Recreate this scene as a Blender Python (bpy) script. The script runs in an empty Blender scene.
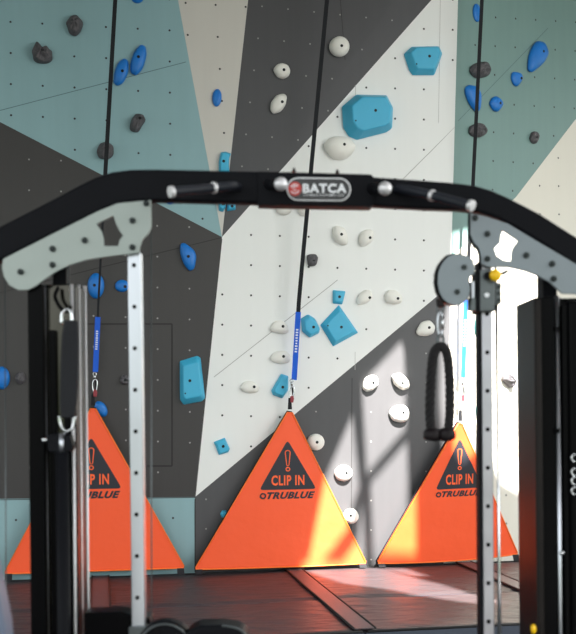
import bpy, bmesh, math, random
from mathutils import Vector, Matrix
from mathutils.bvhtree import BVHTree
from mathutils.geometry import delaunay_2d_cdt
random.seed(7)
scene = bpy.context.scene
COL = scene.collection
V = Vector

# ------------------------------------------------------------------ camera
F = 1050.0; CX, CY = 288.0, 405.0; CAMZ = 1.64; ROLL = math.radians(0.6)
CAM = V((0, 0, CAMZ))
R_ = V((math.cos(ROLL), 0, -math.sin(ROLL))); U_ = V((math.sin(ROLL), 0, math.cos(ROLL))); F_ = V((0, 1, 0))
def ray(px, py): return F_ + R_*((px-CX)/F) + U_*((CY-py)/F)
def P(px, py, d): return CAM + ray(px, py)*d
cd = bpy.data.cameras.new('camera'); cam = bpy.data.objects.new('camera', cd); COL.objects.link(cam)
cam.matrix_world = Matrix(((R_.x, U_.x, 0, 0), (0, 0, -1, 0), (R_.z, U_.z, 0, CAMZ), (0, 0, 0, 1)))
cd.sensor_fit = 'HORIZONTAL'; cd.sensor_width = 36; cd.lens = F*36/576
cd.shift_y = (CY-317)/576; cd.shift_x = 0
cd.dof.use_dof = True; cd.dof.focus_distance = 9.2; cd.dof.aperture_fstop = 4.6
scene.camera = cam

# ------------------------------------------------------------------ materials
def srgb(r, g, b):
    f = lambda c: (c/255/12.92) if c/255 <= .04045 else ((c/255+.055)/1.055)**2.4
    return (f(r), f(g), f(b), 1)
def mat(name, col, rough=.5, metal=0, var=.06, scale=8, bump=0, bscale=60, spec=.5, coat=0, stretch=None):
    m = bpy.data.materials.new(name); m.use_nodes = True
    nt = m.node_tree; b = nt.nodes['Principled BSDF']
    b.inputs['Roughness'].default_value = rough; b.inputs['Metallic'].default_value = metal
    b.inputs['Specular IOR Level'].default_value = spec; b.inputs['Coat Weight'].default_value = coat
    tc = nt.nodes.new('ShaderNodeTexCoord'); src = tc.outputs['Object']
    if stretch:
        mp = nt.nodes.new('ShaderNodeMapping'); mp.inputs['Scale'].default_value = stretch
        nt.links.new(src, mp.inputs['Vector']); src = mp.outputs['Vector']
    n = nt.nodes.new('ShaderNodeTexNoise'); n.inputs['Scale'].default_value = scale; n.inputs['Detail'].default_value = 4
    nt.links.new(src, n.inputs['Vector'])
    mx = nt.nodes.new('ShaderNodeMix'); mx.data_type = 'RGBA'
    c = V(col[:3])
    mx.inputs[6].default_value = (*(c*(1-var)), 1); mx.inputs[7].default_value = (*(c*(1+var)), 1)
    nt.links.new(n.outputs['Fac'], mx.inputs[0]); nt.links.new(mx.outputs[2], b.inputs['Base Color'])
    if bump:
        n2 = nt.nodes.new('ShaderNodeTexNoise'); n2.inputs['Scale'].default_value = bscale; n2.inputs['Detail'].default_value = 5
        nt.links.new(src, n2.inputs['Vector'])
        bp = nt.nodes.new('ShaderNodeBump'); bp.inputs['Strength'].default_value = bump; bp.inputs['Distance'].default_value = .03 if bscale < 6 else .01
        nt.links.new(n2.outputs['Fac'], bp.inputs['Height']); nt.links.new(bp.outputs['Normal'], b.inputs['Normal'])
    return m
ST = (6, 6, .35)
M = dict(
 teal=mat('teal_paint', srgb(140, 176, 182), .45, var=.05, scale=2.5, stretch=ST, bump=.03),
 teal2=mat('grey_teal_paint', srgb(120, 152, 148), .45, var=.06, scale=2.5, stretch=ST, bump=.03),
 dark=mat('charcoal_paint', srgb(58, 56, 56), .5, var=.08, scale=2.5, stretch=ST, bump=.04),
 darkc=mat('grey_charcoal_paint', srgb(76, 76, 79), .45, var=.08, scale=2.5, stretch=ST, bump=.04),
 beige=mat('beige_wedge', srgb(206, 203, 196), .5, var=.03, scale=2.5, stretch=ST),  # wedge toned darker and warmer than the white panel
 white=mat('white_paint', srgb(238, 240, 238), .5, var=.02, scale=2.5, stretch=ST, bump=.02),
 cream=mat('cream_paint', srgb(228, 224, 212), .5, var=.02, scale=2.5, stretch=ST),
 nutd=mat('bolt_hole_dark', srgb(40, 42, 45), .6), nutl=mat('bolt_hole_light', srgb(150, 150, 148), .4),
 seam_l=mat('seam_on_pale', srgb(176, 176, 174), .7), seam_t=mat('seam_on_teal', srgb(88, 116, 120), .7), seam_d=mat('seam_on_dark', srgb(34, 33, 33), .7),
 vol=mat('sky_blue_resin', srgb(64, 176, 214), .42, var=.05, scale=6, bump=.15, bscale=300),
 blue=mat('royal_blue_resin', srgb(22, 120, 208), .4, var=.1, scale=10, bump=.2, bscale=300),
 hwhite=mat('white_resin', srgb(240, 239, 232), .45, var=.03, scale=10, bump=.15, bscale=300),
 rock=mat('dark_grey_resin', srgb(86, 84, 88), .6, var=.5, scale=60, bump=1, bscale=70),
 tealhold=mat('green_resin', srgb(60, 120, 120), .5),
 bolt=mat('hold_bolt_black', srgb(22, 24, 28), .4, metal=.4),
 orange=mat('orange_vinyl', srgb(255, 92, 43), .5, var=.04, scale=3, bump=.25, bscale=5),
 orange_edge=mat('orange_piping', srgb(255, 122, 40), .5),
 print=mat('navy_black_print', srgb(34, 36, 46), .55), ink=mat('orange_ink', srgb(250, 100, 45), .55),
 webblack=mat('black_webbing', srgb(22, 24, 30), .8, bump=.5, bscale=300),
 webblue=mat('blue_webbing', srgb(20, 96, 220), .7, bump=.3, bscale=300), inkw=mat('white_ink', srgb(235, 240, 245), .6),
 red=mat('dark_red_plastic', srgb(150, 50, 60), .5),
 satin=mat('satin_steel', srgb(225, 225, 228), .45, metal=.6, var=.02),
 steel=mat('polished_steel', srgb(205, 208, 212), .16, metal=1, var=.03, scale=20, stretch=(1, 1, .2)),
 brushed=mat('brushed_steel', srgb(190, 194, 202), .33, metal=1, var=.14, scale=10, stretch=(1, 1, .3)),
 brushed2=mat('grey_brushed_steel', srgb(165, 165, 172), .35, metal=1, var=.35, scale=5, stretch=(1, 1, 1)),
 darkmirror=mat('black_chrome', srgb(66, 64, 60), .13, metal=1, var=.3, scale=9, stretch=(3, 1, .25)),
 frame=mat('satin_black_paint', srgb(22, 23, 27), .5, var=.08, scale=10, bump=.05, bscale=200, spec=.06),
 gloss=mat('gloss_black', srgb(7, 7, 9), .3, var=.1, spec=.05), gripm=mat('grip_rubber', srgb(28, 32, 41), .5, spec=.3), 
 brownblack=mat('brown_black_plastic', srgb(30, 26, 25), .45, var=.15, spec=.15),
 plate=mat('grey_green_steel_plate', srgb(156, 166, 162), .42, metal=.2, var=.05, scale=12),
 plate2=mat('grey_steel_plate', srgb(128, 138, 144), .4, metal=.2, var=.06, scale=12),
 carriage=mat('grey_carriage_metal', srgb(88, 94, 96), .35, metal=.6, var=.15),
 boltm=mat('dark_bolt', srgb(34, 42, 42), .35, metal=.5),
 yellow=mat('yellow_plastic', srgb(250, 200, 10), .35),
 rope=mat('black_braided_rope', srgb(20, 18, 21), .8, var=.3, scale=60, bump=.7, bscale=200),
 rubber=mat('black_rubber', srgb(24, 18, 21), .5, spec=.2),
 slate=mat('slate_blue_vinyl', srgb(92, 104, 126), .45),
 mat=mat('brown_black_mat_vinyl', srgb(68, 60, 63), .46, var=.12, spec=.28, scale=4, bump=1, bscale=3.8, stretch=(1, 2.6, 1)),
 flap=mat('dark_mat_flap', srgb(84, 74, 78), .5, bump=.2, bscale=40), matside=mat('mat_side_slate', srgb(62, 70, 84), .5, var=.1),
 matedge=mat('mat_binding_black', srgb(18, 17, 19), .6),
 floor=mat('black_rubber_floor', srgb(30, 30, 32), .6, var=.3, scale=200),
 blocker_paint=mat('white_blocker_paint', srgb(200, 200, 198), .8),
 badge_red=mat('badge_red', srgb(205, 40, 30), .35), badge_black=mat('badge_black', srgb(20, 20, 24), .3),
 badge_white=mat('badge_silver_white', srgb(232, 234, 238), .35, metal=.1),
)

# ------------------------------------------------------------------ object helpers
def link(name, me, m=None, parent=None, loc=None, smooth=False):
    o = bpy.data.objects.new(name, me); COL.objects.link(o)
    if m is not None:
        for mm in (m if isinstance(m, (list, tuple)) else [m]): me.materials.append(mm)
    if parent is not None: o.parent = parent
    if loc is not None: o.location = loc
    if smooth:
        for p in me.polygons: p.use_smooth = True
    return o
def tag(o, label, cat, group=None, kind=None):
    if label: o['label'] = label
    if cat: o['category'] = cat
    if group: o['group'] = group
    if kind: o['kind'] = kind
    return o
def empty(name, loc):
    o = bpy.data.objects.new(name, None); COL.objects.link(o); o.location = loc; o.empty_display_size = .05; return o
def wloc(par):
    l = V((0, 0, 0))
    while par is not None: l += V(par.location); par = par.parent
    return l
def bm_obj(name, bm, m, parent=None, smooth=False, bevel=0, segs=2, subsurf=0, loc=None, autos=False):
    """bm holds world coordinates; the object gets its own origin"""
    base = wloc(parent)
    if loc is None:
        c = V((0, 0, 0))
        for v in bm.verts: c += v.co
        loc = c/max(1, len(bm.verts))
    loc = V(loc)
    for v in bm.verts: v.co -= loc
    bmesh.ops.recalc_face_normals(bm, faces=bm.faces)
    me = bpy.data.meshes.new(name); bm.to_mesh(me); bm.free()
    o = link(name, me, m, parent, loc-base, smooth)
    if bevel:
        b = o.modifiers.new('bevel', 'BEVEL'); b.width = bevel; b.segments = segs; b.limit_method = 'ANGLE'; b.angle_limit = math.radians(28)
        for p in me.polygons: p.use_smooth = True
        w = o.modifiers.new('wn', 'WEIGHTED_NORMAL'); w.keep_sharp = True
    if subsurf:
        s = o.modifiers.new('sub', 'SUBSURF'); s.levels = subsurf; s.render_levels = subsurf
    return o
def prism(bm, pts, off):
    """closed prism: front ring pts (3D), back ring pts+off"""
    a = [bm.verts.new(p) for p in pts]; b = [bm.verts.new(V(p)+off) for p in pts]
    n = len(pts)
    bm.faces.new(a); bm.faces.new(b[::-1])
    for i in range(n): bm.faces.new((a[i], b[i], b[(i+1) % n], a[(i+1) % n]))
def inside(p, poly):
    x, y = p; c = False; n = len(poly)
    for i in range(n):
        x1, y1 = poly[i]; x2, y2 = poly[i-1]
        if (y1 > y) != (y2 > y) and x < (x2-x1)*(y-y1)/(y2-y1)+x1: c = not c
    return c
def prism_hole(bm, outer, inner, off):
    """plate with one hole; same vertex count joined by triangulation of front ring"""
    pts = outer+inner; no, ni = len(outer), len(inner)
    c = sum((V(p) for p in outer), V((0, 0, 0)))/no
    ax = (V(outer[1])-V(outer[0])).normalized(); nn = V(off).normalized(); ay = nn.cross(ax)
    p2 = [((V(p)-c).dot(ax), (V(p)-c).dot(ay)) for p in pts]
    vs, es, fs, ov, oe, of = delaunay_2d_cdt([V(p) for p in p2], [], [list(range(no)), list(range(no, no+ni))], 1, 1e-6)
    front = [bm.verts.new(c+ax*v.x+ay*v.y) for v in vs]; back = [bm.verts.new(c+ax*v.x+ay*v.y+V(off)) for v in vs]
    cnt = {}
    for f in fs:
        g = (sum(vs[i].x for i in f)/3, sum(vs[i].y for i in f)/3)
        if inside(g, p2[no:]) or not inside(g, p2[:no]): continue
        bm.faces.new([front[i] for i in f]); bm.faces.new([back[i] for i in reversed(f)])
        for i in range(len(f)):
            e = (f[i], f[(i+1) % len(f)])
            if (e[1], e[0]) in cnt: del cnt[(e[1], e[0])]
            else: cnt[e] = 1
    for (i, j) in cnt: bm.faces.new((front[j], front[i], back[i], back[j]))
def cyl(bm, a, b, r, seg=20, r2=None):
    a = V(a); b = V(b); ax = (b-a).normalized(); r2 = r if r2 is None else r2
    s = ax.orthogonal().normalized(); t = ax.cross(s)
    ra = []; rb = []
    for i in range(seg):
        k = 2*math.pi*i/seg; d = s*math.cos(k)+t*math.sin(k)
        ra.append(bm.verts.new(a+d*r)); rb.append(bm.verts.new(b+d*r2))
    bm.faces.new(ra[::-1]); bm.faces.new(rb)
    for i in range(seg): bm.faces.new((ra[i], ra[(i+1) % seg], rb[(i+1) % seg], rb[i]))
def tube(bm, pts, r, seg=10, closed=False, rad=None):
    pts = [V(p) for p in pts]; n = len(pts); rings = []
    up = None
    for i, p in enumerate(pts):
        if closed: d = (pts[(i+1) % n]-pts[i-1]).normalized()
        else: d = (pts[min(i+1, n-1)]-pts[max(i-1, 0)]).normalized()
        if up is None: s = d.orthogonal().normalized()
        else: s = (up-d*up.dot(d)).normalized()
        up = s; t = d.cross(s); rr = rad[i] if rad else r
        rings.append([bm.verts.new(p+(s*math.cos(2*math.pi*k/seg)+t*math.sin(2*math.pi*k/seg))*rr) for k in range(seg)])
    for i in range(n if closed else n-1):
        a, b = rings[i], rings[(i+1) % n]
        for k in range(seg): bm.faces.new((a[k], a[(k+1) % seg], b[(k+1) % seg], b[k]))
    if not closed: bm.faces.new(rings[0][::-1]); bm.faces.new(rings[-1])
def sphere(bm, c, r, sc=(1, 1, 1)):
    bmesh.ops.create_uvsphere(bm, u_segments=24, v_segments=14, radius=r, matrix=Matrix.Translation(c) @ Matrix.Diagonal((*sc, 1)))
def smooth_path(pts, n=6):
    """Catmull-Rom"""
    pts = [V(p) for p in pts]; out = []
    for i in range(len(pts)-1):
        p0 = pts[max(i-1, 0)]; p1 = pts[i]; p2 = pts[i+1]; p3 = pts[min(i+2, len(pts)-1)]
        for k in range(n):
            t = k/n
            out.append(.5*((2*p1)+(p2-p0)*t+(2*p0-5*p1+4*p2-p3)*t*t+(3*p1-p0-3*p2+p3)*t**3))
    out.append(pts[-1]); return out
def box_c(bm, x0, x1, y0, y1, z0, z1):
    prism(bm, [V((x0, y0, z0)), V((x1, y0, z0)), V((x1, y0, z1)), V((x0, y0, z1))], V((0, y1-y0, 0)))
def text_mesh(body, bold=.0, shear=0):
    c = bpy.data.curves.new('t', 'FONT'); c.body = body; c.size = 1; c.offset = bold; c.shear = shear; c.space_character = 1.12; c.align_x = 'LEFT'; c.resolution_u = 3
    o = bpy.data.objects.new('t', c); COL.objects.link(o)
    dg = bpy.context.evaluated_depsgraph_get(); dg.update()
    me = bpy.data.meshes.new_from_object(o.evaluated_get(dg))
    vs = [(v.co.x, v.co.y) for v in me.vertices]; fs = [tuple(p.vertices) for p in me.polygons]
    bpy.data.objects.remove(o); bpy.data.curves.remove(c); bpy.data.meshes.remove(me)
    x0 = min(v[0] for v in vs); x1 = max(v[0] for v in vs); y0 = min(v[1] for v in vs); y1 = max(v[1] for v in vs)
    return [((x-x0)/(x1-x0), (y-y0)/(y1-y0)) for x, y in vs], fs
def put_text(bm, body, fr, x0, y0, x1, y1, off, bold=0, shear=0):
    """fr(u,v,off) maps picture-sized plane units to the surface; v grows downwards"""
    vs, fs = text_mesh(body, bold, shear)
    vv = [bm.verts.new(fr(x0+(x1-x0)*a, y1+(y0-y1)*b, off)) for a, b in vs]
    for f in fs:
        try: bm.faces.new([vv[i] for i in f])
        except ValueError: pass

# ------------------------------------------------------------------ the climbing wall
PSI = math.radians(10.1)
T1 = V((math.cos(PSI), math.sin(PSI), 0)); N1 = V((math.sin(PSI), -math.cos(PSI), 0))
W0 = V((0, 9.25, 0))
def on_plane(px, py, p0, n, push=0):
    d = ray(px, py); t = (p0-CAM).dot(n)/d.dot(n); return CAM+d*(t-push)
def main(px, py, push=0): return on_plane(px, py, W0, N1, push)
PS2 = math.radians(36)
T2 = V((math.cos(PS2), math.sin(PS2), 0))
cT = main(460.3, -90); cB = main(442, 620)
N2 = T2.cross((cT-cB).normalized()).normalized()
if N2.y > 0: N2 = -N2
def right(px, py): return on_plane(px, py, cB, N2)
V0 = (222, 237)
FAC = [  # (material, plane, picture outline)
 ('teal', 'm', [(-330, -49), (-330, -90), (161.3, -90), V0]),
 ('beige', 'm', [(161.3, -90), (258, -90), V0]),
 ('darkc', 'm', [(258, -90), (460.3, -90), (458.2, -31), V0]),
 ('white', 'm', [V0, (458.2, -31), (450.2, 285), (195, 497)]),
 ('dark', 'm', [(-330, -49), V0, (195, 497), (-330, 502)]),
 ('teal', 'm', [(-330, 502), (195, 497), (195, 590), (-330, 605)]),
 ('darkc', 'm', [(195, 497), (450.2, 285), (442, 590), (195, 590)]),
 ('teal2', 'r', [(460.3, -90), (760, -90), (760, -40), (575, 120), (516, 197), (451, 257)]),
 ('cream', 'r', [(451, 257), (516, 197), (575, 120), (760, -40), (760, 605), (442, 590)]),
]
def corner(y): return (460.3-18.3*(y+90)/710, y)
for _f in FAC: _f[2][:] = [corner(p[1]) if p in ((458.2, -31), (450.2, 285), (442, 590), (451, 257), (460.3, -90)) else p for p in _f[2]]
wall_bm = bmesh.new(); tris = []; tv = []
wall_mats = []; 
def wm(name):
    if name not in wall_mats: wall_mats.append(name)
    return wall_mats.index(name)
def wp(pl, p):
    if pl == 'r': return right(*p)
    return main(p[0], p[1], .06 if p == V0 else 0)
for mname, pl, poly in FAC:
    pts = [wp(pl, p) for p in poly]
    c = poly.index(V0) if V0 in poly else None
    n = len(pts)
    if c is not None: idx = [(c, (c+i) % n, (c+i+1) % n) for i in range(1, n-1)]
    else: idx = [tuple(range(n))]
    vv = [wall_bm.verts.new(p) for p in pts]
    for t in idx:
        f = wall_bm.faces.new([vv[i] for i in t]); f.material_index = wm(mname)
        if len(t) == 3: tl = [t]
        else:
            vs2, es2, fs2, _, _, _ = delaunay_2d_cdt([V(p) for p in poly], [], [list(range(n))], 1, 1e-6); tl = [tuple(q) for q in fs2]
        for q in tl:
            b = len(tv); tv += [pts[i] for i in q]; tris.append((b, b+1, b+2))
BVH = BVHTree.FromPolygons(tv, tris)
def hit(px, py):
    loc, nrm, i, d = BVH.ray_cast(CAM, ray(px, py).normalized(), 60)
    if loc is None: loc, nrm = main(px, py), N1.copy()
    if nrm.dot(ray(px, py)) > 0: nrm = -nrm
    return loc, nrm
def disc_on(bm, loc, nrm, r, mi, seg=10):
    s = nrm.orthogonal().normalized(); t = nrm.cross(s)
    f = bm.faces.new([bm.verts.new(loc+nrm*.002+(s*math.cos(6.2832*k/seg)+t*math.sin(6.2832*k/seg))*r) for k in range(seg)]); f.material_index = mi
def seam(poly, mname, w=.006):
    for (a, b) in zip(poly[:-1], poly[1:]):
        A, nA = hit(*a); B, nB = hit(*b); n = (nA+nB).normalized(); s = (B-A).normalized().cross(n)*w*.5
        f = wall_bm.faces.new([wall_bm.verts.new(q+n*.0015) for q in (A-s, B-s, B+s, A+s)]); f.material_index = wm(mname)
nuts = [  # facet, origin, step a, step b, material
 (0, (10.5, 22), (31.8, 1.7), (.2, 31.1), 'nutd'), (1, (215.6, 5), (30, 2), (2.1, 32), 'nutd'),
 (2, (310, 44), (26, 2.8), (-4, 32), 'nutl'), (3, (251, 235), (28.8, .9), (0, 30.2), 'nutd'),
 (4, (29, 159.5), (32, 1.2), (.1, 30.8), 'nutl'), (5, (16, 520), (31.4, -.4), (0, 31), 'nutd'),
 (6, (371, 412), (27.5, .2), (0, 29.5), 'nutl'), (7, (493, 161), (20, 1.2), (-.5, 28.7), 'nutd'), (8, (503.5, 326), (19, .4), (.4, 28.2), 'nutd')]
for fi, o, a, b, mn in nuts:
    poly = FAC[fi][2]; cx = sum(p[0] for p in poly)/len(poly); cy = sum(p[1] for p in poly)/len(poly)
    shr = [(p[0]+(cx-p[0])*.03, p[1]+(cy-p[1])*.03) for p in poly]
    for i in range(-12, 20):
        for j in range(-16, 20):
            q = (o[0]+a[0]*i+b[0]*j, o[1]+a[1]*i+b[1]*j)
            if not (-120 < q[0] < 660 and -60 < q[1] < 575) or not inside(q, shr): continue
            if fi == 6 and (i+2*j) % 2: continue
            l, n = hit(*q); disc_on(wall_bm, l, n, .0095 if mn == 'nutd' else .0075, wm(mn))
seam([(-100, 136), (0, 110.5), (186, 62)], 'seam_t'); seam([(-100, 318), (100, 267.5), (220, 238)], 'seam_d')
seam([(214, 377), (330, 286), (450, 190)], 'seam_l'); seam([(398, 184), (455, 127)], 'seam_l'); seam([(458, 121), (548, 28)], 'seam_t', .005)
seam([(355.5, 85), (355, 370)], 'seam_l', .004); seam([(352, 378), (351, 566)], 'seam_d', .005); seam([(440.5, -20), (436, 295)], 'seam_l', .004)
seam([(60, 324), (172, 324), (172, 466), (60, 466)], 'seam_d', .012)
seam([(222, 239), (195.3, 497)], 'seam_d', .004); seam([(-100, 501), (195, 497.5)], 'seam_d', .006); seam([(195, 499), (195, 572)], 'seam_d', .008)
seam([(338, -30), (345, 60)], 'seam_d', .004)
wall = bm_obj('wall_back', wall_bm, None, loc=V((0, 9.25, 0)))
for n_ in wall_mats: wall.data.materials.append(M[n_])
tag(wall, 'faceted plywood climbing wall painted teal, charcoal and white, with a beige wedge and rows of bolt holes', None, kind='structure')

# floor, and an unseen roof added to shape the sun
bm = bmesh.new(); box_c(bm, -9, 9, -6, 12.5, -.1, 0)
tag(bm_obj('floor', bm, M['floor']), 'dark rubber gym floor', None, kind='structure')

SUN = V((.2, -.62, .75)).normalized()
LIT = [  # sun patches read off the photo, as outlines on wall ('w') or mats ('f')
 ('w', [(362, 384), (401, 342), (404, 352), (406, 428), (367, 473)]),
 ('w', [(352, 416), (359, 487), (352, 508), (343, 542), (314, 581), (302, 588), (322, 487)]),
 ('w', [(362, 503), (366, 590), (330, 590), (357, 548)]),
 ('w', [(371, 483), (407, 442), (408, 500), (411, 566), (374, 566)]),
 ('w', [(452, 262), (453, 234), (466, 230), (535, 225), (540, 330), (535, 500), (500, 480), (478, 425), (466, 482), (452, 486), (445, 470), (440, 400), (441, 340), (448, 300)]),
 ('f', [(300, 570), (345, 568.5), (385, 568), (424, 581), (446, 586), (506, 603), (480, 604), (400, 592), (345, 583)]),
 ('f', [(385, 568), (406, 568), (428, 576), (416, 576)]),
]
ZC = 6.2
MATZ = .195
def floor_pt(px, py, z=MATZ):
    d = ray(px, py); return CAM+d*((z-CAMZ)/d.z)
outer = [(-9, -6), (9, -6), (9, 14), (-9, 14)]
holes = []
for k, poly in LIT:
    h = []
    for p in poly:
        q = hit(*p)[0] if k == 'w' else floor_pt(*p)
        q = q+SUN*((ZC-q.z)/SUN.z); h.append((q.x, q.y))
    holes.append(h)
pts2 = [V(p) for p in outer]; faces = [[0, 1, 2, 3]]
for h in holes:
    faces.append(list(range(len(pts2), len(pts2)+len(h)))); pts2 += [V(p) for p in h]
vs, es, fs, ov, oe, of = delaunay_2d_cdt(pts2, [], faces, 1, 1e-6)
bm = bmesh.new(); vv = [bm.verts.new((v.x, v.y, ZC)) for v in vs]
for f in fs:
    g = (sum(vs[i].x for i in f)/3, sum(vs[i].y for i in f)/3)
    if not any(inside(g, h) for h in holes): bm.faces.new([vv[i] for i in f])  # openings cut so the sun falls only on the wanted patches
tag(bm_obj('blocker', bm, M['blocker_paint']), 'white ceiling with angular openings added above the view to shape the sun patches', None, kind='structure')

# ------------------------------------------------------------------ crash mats
W0f = V((0, 9.25, 0))
def wf(u, w, z): return W0f+T1*u+N1*w+V((0, 0, z))       # wall frame: u along the wall, w out from it
def uw(p): q = p-W0f; return q.dot(T1), q.dot(N1)
_, w_back = uw(floor_pt(288, 567.5)); _, w_front = uw(floor_pt(440, 627.5))
w_back = max(w_back, .035)
us = [uw(floor_pt(*p))[0] for p in ((100.5, 573), (290.5, 567.7), (464, 563.5))]
us = [us[0]-1.62]+us+[us[2]+1.6]; us = [us[0]-1.6]+us
w_fold = uw(floor_pt(150, 606))[1]
mat_labels = ['brown-black crash mat at the far left, mostly behind the bench', 'brown-black crash mat below the left belay gate, behind the left tower',
 'brown-black crash mat between the chrome upright and the centre diagonal flap', 'brown-black crash mat crossed by the streak of sunlight', 'brown-black crash mat in the right corner behind the right upright']
for i in range(5):
    u0, u1 = us[i]+.006, us[i+1]-.006
    c = wf((u0+u1)/2, (w_back+w_front)/2, 0)
    root = empty('crash_mat', c); tag(root, mat_labels[i], 'crash mat', 'crash mats along the foot of the wall')
    for (wa, wb) in ((w_back, w_fold-.006), (w_fold+.006, w_front)):
        bm = bmesh.new()
        nu, nw = 26, 20
        def hz(u, w):
            e = min(u-u0, u1-u, w-wa, wb-w); return MATZ+.006*math.sin(3.1*u+w*5)*min(1, max(0, e)/.15)-(0.012 if e < .001 else 0)
        g = [[bm.verts.new(wf(u0+(u1-u0)*a/nu, wa+(wb-wa)*b/nw, hz(u0+(u1-u0)*a/nu, wa+(wb-wa)*b/nw))) for b in range(nw+1)] for a in range(nu+1)]
        for a in range(nu):
            for b in range(nw): bm.faces.new((g[a][b], g[a+1][b], g[a+1][b+1], g[a][b+1]))
        ring = [g[a][0] for a in range(nu+1)]+[g[nu][b] for b in range(1, nw+1)]+[g[a][nw] for a in range(nu-1, -1, -1)]+[g[0][b] for b in range(nw-1, 0, -1)]
        low = [bm.verts.new((v.co.x, v.co.y, 0)) for v in ring]
        for k in range(len(ring)):
            f = bm.faces.new((ring[k], ring[(k+1) % len(ring)], low[(k+1) % len(ring)], low[k])); f.material_index = 1
        bm.faces.new(low)
        bm_obj('cushion', bm, [M['mat'], M['matside']], root, smooth=False)
    if 1 <= i <= 4:    # flap that bridges the seam on the left side of this mat
        x = us[i]
        bm = bmesh.new()
        prism(bm, [wf(x-.07, w_back+.02, MATZ+.009), wf(x+.07, w_back+.02, MATZ+.009), wf(x+.07, w_front-.02, MATZ+.009), wf(x-.07, w_front-.02, MATZ+.009)], V((0, 0, .006)))
        fl = bm_obj('seam_flap', bm, M['flap'], root)
        for s in (-.07, .07):
            bm = bmesh.new(); tube(bm, [wf(x+s, w_back+.02, MATZ+.014), wf(x+s, w_front-.02, MATZ+.014)], .008, 6)
            bm_obj('binding', bm, M['matedge'], fl, smooth=True)
    for w in (w_back+.01, w_front-.004):
        bm = bmesh.new(); tube(bm, [wf(u0+.01, w, MATZ-.004), wf(u1-.01, w, MATZ-.004)], .009, 6)
        bm_obj('piping', bm, M['matedge'], root, smooth=True)

# ------------------------------------------------------------------ climbing holds
def sc(o, k, pts): return [(o[0]+x/k, o[1]+y/k) for x, y in pts]
def ell(cx, cy, rx, ry, rot=0, n=14, tear=0):
    r = math.radians(rot); out = []
    for i in range(n):
        a = 2*math.pi*i/n; x = rx*math.cos(a)*(1+tear*math.sin(a)); y = ry*math.sin(a)
        out.append((cx+x*math.cos(r)-y*math.sin(r), cy+x*math.sin(r)+y*math.cos(r)))
    return out
def densify(poly, n=1):
    out = []
    for i in range(len(poly)):
        a = poly[i]; b = poly[(i+1) % len(poly)]
        for k in range(n): out.append((a[0]+(b[0]-a[0])*k/n, a[1]+(b[1]-a[1])*k/n))
    return out
def hold(kind, poly, bolt, label, H=None, m=None):
    cx = sum(p[0] for p in poly)/len(poly); cy = sum(p[1] for p in poly)/len(poly)
    w = max(p[0] for p in poly)-min(p[0] for p in poly); hh = max(p[1] for p in poly)-min(p[1] for p in poly)
    size = min(w, hh)/113
    bp = bolt or (cx, cy)
    L, n = hit(cx, cy); Bp, _ = hit(*bp)
    def on(p): 
        d = ray(*p); t = (L-CAM).dot(n)/d.dot(n); return CAM+d*t
    Bp = on(bp)
    bm = bmesh.new()
    if kind == 'volume':
        H = H or size*.33
        base = [on(p) for p in poly]; c = on((cx, cy))*.55+Bp*.45
        top = [c+(q-c)*.74+n*H for q in base]; mid = [c+(q-c)*.985+n*H*.25 for q in base]
        r0 = [bm.verts.new(q-n*.004) for q in base]; r1 = [bm.verts.new(q) for q in mid]; r2 = [bm.verts.new(q) for q in top]
        N = len(base)
        for a, b in ((r0, r1), (r1, r2)):
            for i in range(N): bm.faces.new((a[i], a[(i+1) % N], b[(i+1) % N], b[i]))
        bm.faces.new(r2); bm.faces.new(r0[::-1])
        ph = H
        o = bm_obj('climbing_hold', bm, M[m or 'vol'], bevel=min(.012, size*.09), segs=3, loc=L)
    else:
        pp = poly if len(poly) >= 12 else densify(poly, 2)
        H = H or size*(.45 if kind == 'white' else .38)
        if kind == 'rock': H = size*.55
        base = [on(p) for p in pp]; N = len(base); rings = []
        for (s, h) in ((1, -.004/H), (1.0, .25), (.93, .55), (.74, .83), (.45, .98), (.2, 1.0)):
            c = on((cx, cy)).lerp(Bp, min(1, h if h > 0 else 0)*.8)
            rg = []
            for i, q in enumerate(base):
                j = 1
                jh = 0
                if kind == 'rock' and h > .1: j = 1+random.uniform(-.2, .14); jh = random.uniform(-.3, .25)*H
                rg.append(bm.verts.new(c+(q-c)*s*j+n*(H*h+jh)))
            rings.append(rg)
        for a, b in zip(rings[:-1], rings[1:]):
            for i in range(N): bm.faces.new((a[i], a[(i+1) % N], b[(i+1) % N], b[i]))
        bm.faces.new(rings[-1]); bm.faces.new(rings[0][::-1])
        ph = H
        o = bm_obj('climbing_hold', bm, M[m or {'white': 'hwhite', 'blue': 'blue', 'rock': 'rock'}[kind]], smooth=True, subsurf=1 if kind != 'rock' else 2, loc=L)
    if bolt:
        bm = bmesh.new(); r = .013
        cyl(bm, Bp+n*(ph-.012), Bp+n*(ph+.0015), r, 12)
        bm_obj('bolt', bm, M['bolt'], o)
        if kind == 'volume' and size > .2:   # small set screw
            bm = bmesh.new(); q = o.location.lerp(on(poly[-1]), .62); cyl(bm, q+n*(ph-.01), q+n*(ph+.001), .007, 10); bm_obj('set_screw', bm, M['bolt'], o)
    g = {'white': 'white domed holds', 'blue': 'smooth royal blue holds', 'rock': 'dark grey rock-like holds', 'volume': 'sky blue faceted holds'}[kind]
    tag(o, label, 'climbing hold', g)
    return o
def b1(o, k, p): return (o[0]+p[0]/k, o[1]+p[1]/k)
A0 = (0, 0); K = 2.88
def H_(kind, o, k, pts, bolt, label, **kw): hold(kind, sc(o, k, pts), b1(o, k, bolt) if bolt else None, label, **kw)
H_('rock', A0, K, [(100,122),(112,125),(120,140),(140,138),(152,150),(150,172),(135,188),(112,188),(95,175),(90,150)], (124,156), 'dark grey notched rock hold on the teal panel at upper left, leftmost of all')
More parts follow.
